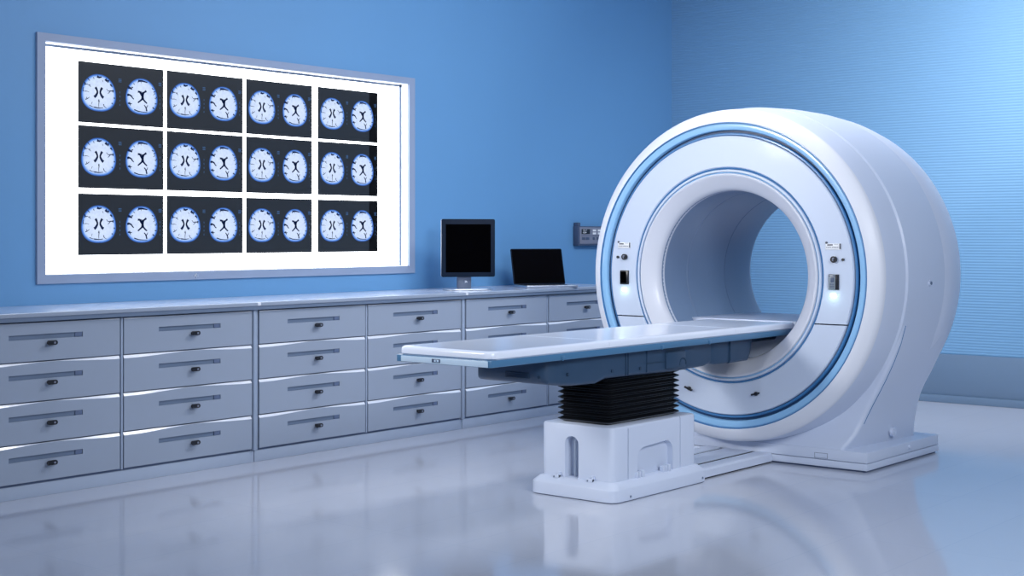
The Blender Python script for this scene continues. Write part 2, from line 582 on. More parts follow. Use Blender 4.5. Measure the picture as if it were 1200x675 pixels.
def controls(yc, side):
    # label plate with writing
    p = B()
    box(p, XP - 0.005, XP + 0.003, yc - 0.046, yc + 0.046, 1.218, 1.252, 0.002)
    lp = obj('label_plate', p, 'label', g)
    p = B()
    box(p, XP - 0.0075, XP - 0.004, yc - 0.046, yc - 0.038, 1.222, 1.252, 0.001)
    rnd = random.Random(3)
    yy = yc + 0.040
    while yy > yc - 0.03:                       # tiny unreadable marks
        w = rnd.uniform(0.003, 0.008)
        box(p, XP - 0.0062, XP - 0.004, yy - w, yy, 1.230, 1.2335)
        yy -= w + rnd.uniform(0.002, 0.006)
    box(p, XP - 0.0062, XP - 0.004, yc + 0.002, yc + 0.034, 1.241, 1.248)
    box(p, XP - 0.0062, XP - 0.004, yc - 0.030, yc - 0.006, 1.2475, 1.249)
    cyl(p, (XP - 0.004, yc + 0.040, 1.256), 'x', 0.006, 0.006, 12)
    obj('label_marking', p, 'ink', lp)
    # round dial
    yk = yc + (-0.006 if side > 0 else -0.006)
    p = B()
    cyl(p, (XP - 0.006, yk, 1.166), 'x', 0.0175, 0.022, 28)
    cyl(p, (XP - 0.018, yk, 1.166), 'x', 0.012, 0.006, 24)
    dk = obj('dial', p, 'black', g)
    p = B()
    box(p, XP - 0.024, XP - 0.019, yk - 0.003, yk + 0.003, 1.157, 1.176, 0.001)
    box(p, XP - 0.023, XP - 0.019, yk - 0.009, yk - 0.003, 1.169, 1.176, 0.001)
    obj('dial_marker', p, 'device', dk)
    # small push button
    yb = yk + (0.052 if side > 0 else -0.052)
    p = B()
    cyl(p, (XP - 0.003, yb, 1.165), 'x', 0.0075, 0.012, 16)
    obj('push_button', p, 'black', g)
    # display
    p = B()
    zc = 1.043
    box(p, XP - 0.010, XP + 0.003, yc - 0.030 - 0.003, yc + 0.027, zc - 0.042, zc + 0.042, 0.003)
    ds = obj('display', p, 'black', g)
    if side < 0:
        ds['label'] = 'grey display with small keypad'
        p = B()
        box(p, XP - 0.013, XP - 0.009, yc - 0.016, yc + 0.025, zc - 0.040, zc + 0.040, 0.002)
        fp = obj('display_face', p, 'lcd', ds)
        p = B()
        box(p, XP - 0.0155, XP - 0.012, yc - 0.010, yc + 0.010, zc + 0.000, zc + 0.026, 0.001)
        box(p, XP - 0.0155, XP - 0.012, yc - 0.014, yc + 0.022, zc + 0.030, zc + 0.034, 0.001)
        obj('display_window', p, 'device_dk', ds)
        p = B()
        for i in range(3):
            for j in range(3):
                box(p, XP - 0.015, XP - 0.012, yc - 0.010 + i * 0.009, yc - 0.004 + i * 0.009, zc - 0.034 + j * 0.010,
                    zc - 0.028 + j * 0.010, 0.001)
        obj('keypad', p, 'device_dk', ds)
    else:
        ds['label'] = 'plain black display'
        p = B()
        box(p, XP - 0.013, XP - 0.009, yc - 0.020, yc + 0.022, zc - 0.034, zc + 0.034, 0.002)
        obj('display_face', p, 'screen', ds)
    # lit indicator below
    p = B()
    box(p, XP - 0.004, XP + 0.002, yc - 0.016, yc + 0.018, 0.961, 0.981, 0.002)
    gl = obj('lit_indicator', p, 'glow', g)
    gl['label'] = 'small glowing pale green indicator'
    p = B()
    for (a, b_, c, d) in ((-0.014, 0.016, 0.976, 0.978), (-0.014, 0.0, 0.963, 0.965), (-0.014, -0.012, 0.963, 0.978), (0.006, 0.016, 0.963, 0.965)):
        box(p, XP - 0.0055, XP - 0.003, yc + a, yc + b_, c, d)
    obj('indicator_marking', p, 'slot', gl)
    l = bpy.data.lights.new('indicator_light', 'POINT')
    l.energy = 0.05
    l.color = (0.75, 1.0, 0.95)
    l.shadow_soft_size = 0.012
    lo = bpy.data.objects.new('indicator_light', l)
    COL.objects.link(lo)
    lo.parent = g
    lo.matrix_parent_inverse = WORLD[g.name].inverted()
    lo.location = (XP - 0.03, yc, 0.962)


controls(4.929, 1)
controls(3.552, -1)
for yy in (4.468, 4.025):
    bm = B()
    cyl(bm, (XP - 0.004, yy, 0.405), 'x', 0.011, 0.014, 18)
    t = bmesh.new()
    bmesh.ops.create_cube(t, size=1)
    for v in t.verts:
        v.co = Vector((v.co.x * 0.012, v.co.y * 0.052, v.co.z * 0.010))
    merge(bm, t, 0, Matrix.Translation((XP - 0.014, yy, 0.405)) @ Matrix.Rotation(math.radians(20 if yy > 4.2 else -15), 4, 'X'))
    obj('quarter_turn_latch', bm, 'black', g)

# ------------------------------------------------------------ patient table
t_ = thing('patient_table', (6.0, GY, 0), 'long narrow white patient table on a white pedestal with black bellows', 'table')
TX0, TX1, TY0, TY1 = 4.66, 7.66, 3.950, 4.510
bm = B()
outline = rrect(TX0, TX1, TY0, TY1, 0.045, 8)


def inset(pts, d):
    cx, cy = (TX0 + TX1) / 2, (TY0 + TY1) / 2
    hx, hy = (TX1 - TX0) / 2, (TY1 - TY0) / 2
    return [(cx + (x - cx) * (hx - d) / hx, cy + (y - cy) * (hy - d) / hy) for x, y in pts]


rings = [[(x, y, 0.7575) for x, y in inset(outline, 0.006)], [(x, y, 0.764) for x, y in outline], [(x, y, 0.783) for x, y in outline],
         [(x, y, 0.791) for x, y in inset(outline, 0.003)], [(x, y, 0.7955) for x, y in inset(outline, 0.010)],
         [(x, y, 0.7962) for x, y in inset(outline, 0.020)], [(x, y, 0.7955) for x, y in inset(outline, 0.045)],
         [(x, y, 0.7952) for x, y in inset(outline, 0.09)]]
loft(bm, rings)
brd = obj('table_top', bm, 'white_top' if 'white_top' in M else 'white', t_, angle=40)
for xs in (5.53, 6.70):
    bm = B()
    prism(bm, [(TY0 - 0.0008, 0.762), (TY0 - 0.0008, 0.786), (TY0 + 0.006, 0.7953), (TY0 + 0.020, 0.7966), (TY0 + 0.050, 0.7957), (TY1 - 0.050, 0.7957), (TY1 - 0.020, 0.7966),
               (TY1 - 0.006, 0.7953), (TY1 + 0.0008, 0.786), (TY1 + 0.0008, 0.762), (TY1 - 0.03, 0.762), (TY1 - 0.03, 0.770), (TY0 + 0.03, 0.770), (TY0 + 0.03, 0.762)], 'x', xs - 0.0014, xs + 0.0014)
    obj('table_top_seam', bm, 'seam', brd)
# blue rail under the board
bm = B()
o2 = rrect(TX0 - 0.010, TX1, TY0 - 0.001, TY1 + 0.004, 0.018, 5)
prism(bm, o2, 'z', 0.7265, 0.7575, 0.003)
rl = obj('side_rail', bm, 'railblue', t_)
rl['label'] = 'steel blue rail under the board'
bm = B()
box(bm, TX0 - 0.0135, TX0 - 0.008, TY0 + 0.012, TY1 - 0.035, 0.7285, 0.7545, 0.0015)
ep = obj('end_plate', bm, 'railfront', rl)
bm = B()
box(bm, TX0 - 0.0150, TX0 - 0.0125, 4.235, 4.285, 0.7335, 0.7495, 0.001, mi=0)
box(bm, TX0 - 0.0160, TX0 - 0.0135, 4.243, 4.270, 0.7365, 0.7465, 0.001, mi=1)
cyl(bm, (TX0 - 0.0160, 4.256, 0.7415), 'x', 0.003, 0.003, 12, 0)
obj('socket', bm, ['device_dk', 'railfront'], rl)
for xs in (5.15, 5.97, 6.42):
    bm = B()
    box(bm, xs, xs + 0.026, TY0 - 0.005, TY0 + 0.002, 0.732, 0.747, 0.002)
    box(bm, xs + 0.006, xs + 0.012, TY0 - 0.007, TY0 - 0.003, 0.724, 0.744, 0.001)
    obj('rail_clip', bm, 'railblue', rl)
    bm = B()
    box(bm, xs, xs + 0.026, TY1, TY1 + 0.008, 0.732, 0.747, 0.002)
    obj('rail_clip', bm, 'railblue', rl)

# underframe tub: cross-sections along X
tub = []


def sec(x, w, zb, ztop=0.7275, r=0.02):
    pts = []
    n = 4
    for s in (1, -1):
        rng = range(n + 1) if s == 1 else range(n, -1, -1)
        for i in rng:
            a = math.radians(90 * i / n)
            pts.append((x, GY + s * (w - r + r * math.cos(a)), zb + r - r * math.sin(a)))
    pts.append((x, GY - w, ztop))
    pts.append((x, GY + w, ztop))
    return pts


bm = B()
loft(bm, [sec(5.115, 0.150, 0.655), sec(5.125, 0.195, 0.628), sec(5.145, 0.215, 0.612), sec(5.22, 0.222, 0.600), sec(5.33, 0.228, 0.592), sec(5.50, 0.230, 0.588),
          sec(5.535, 0.230, 0.596), sec(5.58, 0.230, 0.606), sec(5.90, 0.230, 0.602), sec(6.22, 0.230, 0.597), sec(6.30, 0.23, 0.597)])
tb = obj('underframe', bm, 'tub', t_, angle=40)
bm = B()
loft(bm, [sec(6.30, 0.222, 0.600), sec(6.36, 0.222, 0.598), sec(6.50, 0.21, 0.598), sec(6.56, 0.21, 0.610)])
loft(bm, [sec(6.56, 0.205, 0.612), sec(6.60, 0.215, 0.600), sec(6.74, 0.215, 0.598)])
loft(bm, [sec(6.74, 0.225, 0.598), sec(6.93, 0.225, 0.600), sec(6.96, 0.22, 0.630), sec(6.985, 0.215, 0.69)])
obj('carriage', bm, 'tub', t_, angle=40)
bm = B()
loft(bm, [sec(6.985, 0.17, 0.69), sec(7.55, 0.17, 0.69)])
obj('inner_slide', bm, 'tub2', t_, angle=40)
# panels, bolts and lines on the side of the underframe
yS = GY - 0.230
bm = B()
# wider end block cover
box(bm, 5.112, 5.118, 4.108, 4.250, 0.634, 0.662, 0.002)
obj('vent', bm, 'tub2', tb)
bm = B()
for k in range(4):
    box(bm, 5.1085, 5.114, 4.115, 4.243, 0.637 + k * 0.0065, 0.640 + k * 0.0065, 0.0005)
obj('vent_slats', bm, 'tub', tb)
for (x, y, z, ax) in ((5.128, 4.405, 0.652, 'x'), (5.125, 4.055, 0.645, 'x'), (5.27, yS + 0.002, 0.650, 'y'), (5.62, yS, 0.64, 'y'), (5.86, yS, 0.635, 'y')):
    bm = B()
    cyl(bm, (x, y, z), ax, 0.008, 0.010, 12)
    obj('bolt', bm, 'tub2', tb)
bm = B()
box(bm, 5.735, 5.738, yS - 0.003, yS + 0.002, 0.610, 0.722)
box(bm, 5.755, 5.757, yS - 0.003, yS + 0.002, 0.610, 0.722)
obj('panel_gap', bm, 'tub2', tb)
bm = B()
box(bm, 5.92, 6.08, yS - 0.0035, yS + 0.002, 0.652, 0.656)
box(bm, 5.918, 5.921, yS - 0.003, yS + 0.002, 0.612, 0.722)
obj('panel_gap', bm, 'tub2', tb)
bm = B()
box(bm, 6.085, 6.265, yS - 0.012, yS + 0.004, 0.614, 0.700, 0.006)
sp = obj('side_cover', bm, 'tub', tb)
bm = B()
box(bm, 6.09, 6.235, yS - 0.0135, yS - 0.008, 0.697, 0.7025, 0.001)
t2 = bmesh.new()
for i in range(12):
    a = math.radians(200 * i / 11 - 10)
    cyl(bm, (6.235 + 0.030 * math.cos(a), yS - 0.0125, 0.636 + 0.026 * math.sin(a)), 'y', 0.0025, 0.004, 6)
t2.free()
obj('cover_gap', bm, 'tub2', sp)

# bellows
bm = B()
rings = []
z0, z1, NP = 0.362, 0.602, 9
bx0, bx1, by0, by1 = 5.690, 6.335, 4.065, 4.395
base = rrect(0, 1, 0, 1, 0.001, 1)


def brect(d, z):
    return [(x, y, z) for x, y in rrect(bx0 + d, bx1 - d, by0 + d, by1 - d, 0.022, 4)]


rings.append(brect(0.02, z0))
for i in range(NP):
    a, h = z0 + (z1 - z0) * i / NP, (z1 - z0) / NP
    rings += [brect(0.020, a + h * 0.06), brect(0.006, a + h * 0.30), brect(0.0, a + h * 0.45), brect(0.0, a + h * 0.55), brect(0.006, a + h * 0.72),
              brect(0.020, a + h * 0.96)]
loft(bm, rings)
obj('bellows', bm, 'rubber', t_, angle=50)

# pedestal body with recesses (front slot, side handle recess)
PX0, PX1, PY0, PY1, PZ = 5.640, 6.400, 4.010, 4.450, 0.360
bm = B()
out = rrect(PX0, PX1, PY0, PY1, 0.032, 5)


def pin(d, z):
    return [(x, y, z) for x, y in rrect(PX0 + d, PX1 - d, PY0 + d, PY1 - d, max(0.032 - d, 0.01), 5)]


loft(bm, [pin(0, 0.02), pin(0, PZ - 0.010), pin(0.003, PZ - 0.003), pin(0.010, PZ)])
body = obj('pedestal', bm, 'white', t_, angle=40)


def cutter(bmc):
    c = obj('cutter', bmc, 'slot', smooth=False)
    return c


def cut(o, bmc):
    """boolean difference baked without operators"""
    c = cutter(bmc)
    md = o.modifiers.new('recess', 'BOOLEAN')
    md.operation = 'DIFFERENCE'
    md.solver = 'EXACT'
    md.object = c
    dg = bpy.context.evaluated_depsgraph_get()
    dg.update()
    me = bpy.data.meshes.new_from_object(o.evaluated_get(dg))
    o.modifiers.clear()
    o.data = me
    bpy.data.objects.remove(c)


# slot in the end face: arch-topped
pts = [(4.217, 0.05), (4.301, 0.05), (4.301, 0.262)]
for i in range(9):
    a = math.radians(i * 180 / 8)
    pts.append((4.259 + 0.042 * math.cos(a), 0.262 + 0.038 * math.sin(a)))
pts.append((4.217, 0.262))
c = B()
prism(c, pts, 'x', PX0 - 0.05, PX0 + 0.055)
bpy.context.view_layer.update()
cut(body, c)
pts = [(5.850, 0.06), (6.172, 0.06), (6.172, 0.190)]
for i in range(1, 7):
    a = math.radians(i * 90 / 6)
    pts.append((6.112 + 0.06 * math.cos(a), 0.190 + 0.06 * math.sin(a)))
for i in range(0, 7):
    a = math.radians(90 + i * 90 / 6)
    pts.append((5.920 + 0.07 * math.cos(a), 0.180 + 0.06 * math.sin(a)))
c = B()
prism(c, pts, 'y', PY0 - 0.05, PY0 + 0.032)
cut(body, c)
c = B()
box(c, 5.768, 5.776, PY0 - 0.02, PY0 + 0.012, -0.05, 0.345)
cut(body, c)
c = B()
box(c, 6.239, 6.247, PY0 - 0.02, PY0 + 0.012, -0.05, 0.5)
cut(body, c)
for p in body.data.polygons:
    p.use_smooth = True
body.data.set_sharp_from_angle(angle=math.radians(40))
# rod seen in the slot
bm = B()
cyl(bm, (PX0 + 0.040, 4.262, 0.17), 'z', 0.010, 0.24, 14)
obj('slot_rod', bm, 'plinth', body)
# skirt
SX0, SX1, SY0, SY1 = 5.592, 6.450, 3.965, 4.495


def skr(d, z):
    return [(x, y, z) for x, y in rrect(SX0 + d, SX1 - d, SY0 + d, SY1 - d, 0.055 - d * 0.5, 6)]


bm = B()
loft(bm, [skr(0.004, 0.003), skr(0, 0.006), skr(0, 0.060), skr(0.003, 0.066), skr(0.030, 0.090), skr(0.042, 0.094), skr(0.07, 0.095)])
sk = obj('pedestal_skirt', bm, 'white', t_, angle=28)
bm = B()
prism(bm, rrect(SX0 + 0.008, SX1 - 0.008, SY0 + 0.008, SY1 - 0.008, 0.05), 'z', 0.0, 0.01)
obj('skirt_foot', bm, 'cab_dark', sk)
for (x, z) in ((5.728, 0.022), (6.388, 0.026)):
    bm = B()
    cyl(bm, (x, SY0, z), 'y', 0.006, 0.006, 12)
    obj('skirt_screw', bm, 'slot', sk)
for yy in (4.350, 4.143):
    bm = B()
    box(bm, PX0 - 0.024, PX0 - 0.002, yy - 0.026, yy + 0.010, 0.083, 0.104, 0.003)
    box(bm, PX0 - 0.022, PX0 + 0.002, yy - 0.026, yy - 0.020, 0.083, 0.118, 0.002)
    cyl(bm, (PX0 - 0.024, yy, 0.094), 'x', 0.004, 0.004, 10, 1)
    obj('clip', bm, ['white', 'slot'], sk)
for xx in (5.868, 6.106):
    bm = B()
    box(bm, xx - 0.032, xx - 0.018, PY0 - 0.010, PY0 + 0.018, 0.086, 0.122, 0.003)
    box(bm, xx - 0.010, xx + 0.004, PY0 - 0.010, PY0 + 0.018, 0.088, 0.122, 0.003)
    box(bm, xx + 0.012, xx + 0.034, PY0 - 0.012, PY0 + 0.018, 0.088, 0.126, 0.003)
    box(bm, xx - 0.018, xx + 0.012, PY0 + 0.004, PY0 + 0.018, 0.088, 0.116, 0.001, mi=1)
    obj('hinge', bm, ['white', 'slot'], sk)

# floor rails between pedestal and scanner
fr = thing('floor_track', (6.8, GY, 0), 'low pale floor track of two rails between pedestal and scanner base', 'track')
for s, nm in ((-1, 'rail'), (1, 'rail')):
    a, b_ = (4.012, 4.112) if s < 0 else (4.348, 4.448)
    bm = B()
    prism(bm, [(a, 0.008), (a, 0.046), (a + 0.010, 0.056), (b_ - 0.004, 0.056), (b_, 0.052), (b_, 0.008)] if s < 0 else
          [(a, 0.008), (a, 0.052), (a + 0.004, 0.056), (b_ - 0.010, 0.056), (b_, 0.046), (b_, 0.008)], 'x', 6.452, 7.208)
    obj('rail', bm, 'white', fr, angle=25)
bm = B()
box(bm, 6.452, 7.208, 4.142, 4.318, 0.0495, 0.056, 0.002)
obj('centre_plate', bm, 'white', fr)
bm = B()
box(bm, 6.452, 7.208, 4.022, 4.438, 0.0, 0.049)  # raised black fill paints the slots beside the plate as dark as shade
obj('slot_shade_fill', bm, 'gap', fr)

# ------------------------------------------------------------ drawer cabinets
CF = 6.290            # drawer front plane
ROWS = [(0.0787, 0.2660), (0.2712, 0.4700), (0.4750, 0.6688), (0.6738, 0.8640)]


def drawer_front(x0, x1, z0, z1, top_row, slope=0.56):
    """front slab whose upper edge carries a grip bevel in painted highlight white that is deep near the ends and fades out mid-width"""
    t = B()
    N = 24
    d = 0.020
    hi = 0.005 if top_row else 0.0150  # painted highlight kept small on the top row, shadowed by the worktop
    vs = []
    for i in range(N + 1):
        k = i / N
        x = x0 + (x1 - x0) * k
        s = abs(k - 0.52) / 0.48
        c = max(0.0008, hi * min(1, max(0, (s - (0.55 if top_row else 0.10)) / (0.40 if top_row else 0.75))) ** 0.8)
        b = 0.003
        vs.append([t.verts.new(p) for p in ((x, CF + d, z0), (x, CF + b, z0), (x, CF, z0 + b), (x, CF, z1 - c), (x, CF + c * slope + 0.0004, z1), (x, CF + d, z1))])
    for A, C in zip(vs, vs[1:]):
        for j in range(6):
            k2 = (j + 1) % 6
            f = t.faces.new((A[j], A[k2], C[k2], C[j]))
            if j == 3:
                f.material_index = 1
    t.faces.new(vs[0])
    t.faces.new(vs[-1][::-1])
    return t


def make_drawer(parent, x0, x1, row):
    z0, z1 = ROWS[row]
    o = obj('drawer', drawer_front(x0, x1, z0, z1, row == 3, (0.56, 0.535, 0.505, 0.48)[row]), ['cab', 'cab_highlight'], parent, angle=20)
    xm = x0 + 0.497 * (x1 - x0)
    w = 0.208
    zs = z0 + 0.632 * (z1 - z0)
    c = B()
    box(c, xm - w, xm + w, CF - 0.02, CF + 0.012, zs - 0.0125, zs + 0.0125)
    cut(o, c)
    # darker lining in the recess; dark end block paints the shade of a deeper pocket
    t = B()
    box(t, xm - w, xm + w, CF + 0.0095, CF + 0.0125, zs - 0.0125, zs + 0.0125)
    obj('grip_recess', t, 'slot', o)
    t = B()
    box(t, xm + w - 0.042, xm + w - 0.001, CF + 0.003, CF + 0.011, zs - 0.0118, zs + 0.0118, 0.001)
    obj('recess_end_shade', t, 'cab_dark', o)
    # lock knob: dark oval on a stem
    xk = xm + 0.014
    zk = zs - 0.031
    t = B()
    cyl(t, (xk, CF - 0.010, zk), 'y', 0.008, 0.026, 16)
    pts = []
    for i in range(24):
        a = 2 * PI * i / 24
        cx = 0.017 if math.cos(a) > 0 else -0.017
        pts.append((xk + cx + 0.012 * math.cos(a), zk + 0.012 * math.sin(a)))
    prism(t, pts, 'y', CF - 0.036, CF - 0.022, 0.003)
    kn = obj('knob', t, 'black', o)
    t = B()
    cyl(t, (xk + 0.010, CF - 0.037, zk), 'y', 0.0055, 0.003, 14)
    obj('keyhole', t, 'device', kn)
    return o


def make_cabinet(ux0, ux1, mid, label):
    u = thing('drawer_cabinet', ((ux0 + ux1) / 2, 6.6, 0), label, 'cabinet', 'drawer cabinets along the blue wall')
    L0, R1 = ux0 + 0.026, ux1 - 0.030
    t = B()
    box(t, ux0 + 0.018, ux1 - 0.022, CF + 0.022, WY - 0.004, 0.066, 0.872)
    obj('carcass', t, 'cab_dark', u)
    t = B()
    box(t, ux1 - 0.022, ux1 - 0.004, CF - 0.008, WY - 0.004, 0.070, 0.872, 0.002)
    obj('side_panel', t, 'cab_side', u)
    t = B()
    box(t, ux0 + 0.002, ux0 + 0.018, CF + 0.006, WY - 0.004, 0.070, 0.872, 0.002)
    obj('side_panel', t, 'cab_side', u)
    t = B()
    box(t, mid + 0.004, mid + 0.016, CF + 0.004, CF + 0.03, 0.074, 0.866, 0.001)
    obj('centre_stile', t, 'cab_side', u)
    t = B()
    box(t, ux0 + 0.003, ux1 - 0.003, CF + 0.016, WY - 0.004, 0.0, 0.066, 0.003)
    obj('plinth', t, 'plinth', u)
    for (a, b_) in ((L0, mid - 0.006), (mid + 0.020, R1)):
        for r in range(4):
            make_drawer(u, a, b_, r)
    return u


make_cabinet(3.545, 5.342, 4.432, 'grey eight-drawer cabinet below the left half of the light box, nearest of the run')
make_cabinet(5.342, 7.135, 6.220, 'grey eight-drawer cabinet under the right half of the light box, middle of the run')
make_cabinet(7.135, 8.930, 8.040, 'grey eight-drawer cabinet under the monitor and laptop, partly behind the patient table')

# worktop in one run, with joints above the cabinet joints
wt = thing('worktop', (6.2, 6.6, 0.872), 'long pale grey worktop lying over all the drawer cabinets', 'worktop')
bm = B()
for a, b_ in ((3.53, 5.3405), (5.3435, 7.1335), (7.1365, 8.945)):
    prism(bm, [(6.264, 0.896), (6.264, 0.914), (6.266, 0.915), (WY - 0.002, 0.915), (WY - 0.002, 0.873), (6.30, 0.873), (6.30, 0.896)], 'x', a, b_)
obj('top_slab', bm, 'top', wt, angle=25)
bm = B()
box(bm, 3.53, 8.945, 6.2605, 6.2645, 0.894, 0.9135, 0.001)
obj('edge_band', bm, 'cab', wt)
bm = B()
box(bm, 3.54, 8.94, 6.266, 6.30, 0.8725, 0.8945)
obj('front_edge_strip', bm, 'slot', wt)
bm = B()
for xs in (5.342, 7.135):
    box(bm, xs - 0.012, xs + 0.012, 6.258, 6.274, 0.896, 0.916, 0.002)
obj('joint_clip', bm, 'cab_highlight', wt)

# ------------------------------------------------------------ light box with films
lb = thing('light_box', (5.83, WY, 1.03), 'large lit white viewing light box in a grey metal frame on the blue wall', 'light box')
bm = B()
FX0, FX1, FZ0, FZ1 = 4.334, 7.322, 1.030, 2.404
YF = WY - 0.018
for (x0, x1, z0, z1) in ((FX0, HX0 + 0.001, FZ0, FZ1), (HX1 - 0.001, FX1, FZ0, FZ1), (HX0, HX1, FZ0, HZ0 + 0.001), (HX0, HX1, HZ1 - 0.001, FZ1)):
    box(bm, x0, x1, YF, WY - 0.0005, z0, z1, 0.0006, 1)
obj('frame', bm, 'frame', lb)
YD = WY + 0.062
bm = B()
box(bm, HX0 + 0.004, HX1 - 0.004, YD, YD + 0.02, HZ0 + 0.004, HZ1 - 0.004)
obj('diffuser', bm, 'lit_white', lb)
bm = B()
for (x0, x1, z0, z1) in ((HX0 + 0.001, HX0 + 0.005, HZ0, HZ1), (HX1 - 0.005, HX1 - 0.001, HZ0, HZ1), (HX0, HX1, HZ0 + 0.001, HZ0 + 0.005), (HX0, HX1, HZ1 - 0.005, HZ1 - 0.001)):
    box(bm, x0, x1, WY - 0.005, YD + 0.02, z0, z1)
obj('reveal', bm, 'reveal', lb)
bm = B()
for (x0, x1, z0, z1) in ((HX1 - 0.024, HX1 - 0.008, HZ0 + 0.005, HZ1 - 0.005), (HX0 + 0.005, HX1 - 0.005, HZ1 - 0.020, HZ1 - 0.006)):
    box(bm, x0, x1, YD - 0.006, YD - 0.001, z0, z1)
obj('panel_gasket', bm, 'slot', lb)
bm = B()
box(bm, 5.39, 5.42, YF - 0.004, YF + 0.001, 1.046, 1.060, 0.002)
box(bm, 5.401, 5.409, YF - 0.006, YF, 1.040, 1.066, 0.001)
obj('frame_badge', bm, 'alu', lb)

YFILM = YD - 0.0035


def poly_layer(bm, pts, y, mi, colr=None, layer=None):
    vs = [bm.verts.new((p[0], y, p[1])) for p in pts]
    f = bm.faces.new(vs)
    f.material_index = mi
    if layer is not None:
        for l in f.loops:
            l[layer] = (*colr[:3], 1)
    return f


def stroke(bm, pts, w, y, mi):
    """tapered flat stroke as one strip of quads"""
    n = len(pts)
    L, R = [], []
    for i, p in enumerate(pts):
        a = pts[max(0, i - 1)]
        c = pts[min(n - 1, i + 1)]
        dx, dz = c[0] - a[0], c[1] - a[1]
        d = math.hypot(dx, dz) or 1
        k = w * (1 - 0.55 * i / max(1, n - 1))
        L.append(bm.verts.new((p[0] - dz / d * k, y, p[1] + dx / d * k)))
        R.append(bm.verts.new((p[0] + dz / d * k, y, p[1] - dx / d * k)))
    for i in range(n - 1):
        bm.faces.new((L[i], R[i], R[i + 1], L[i + 1])).material_index = mi


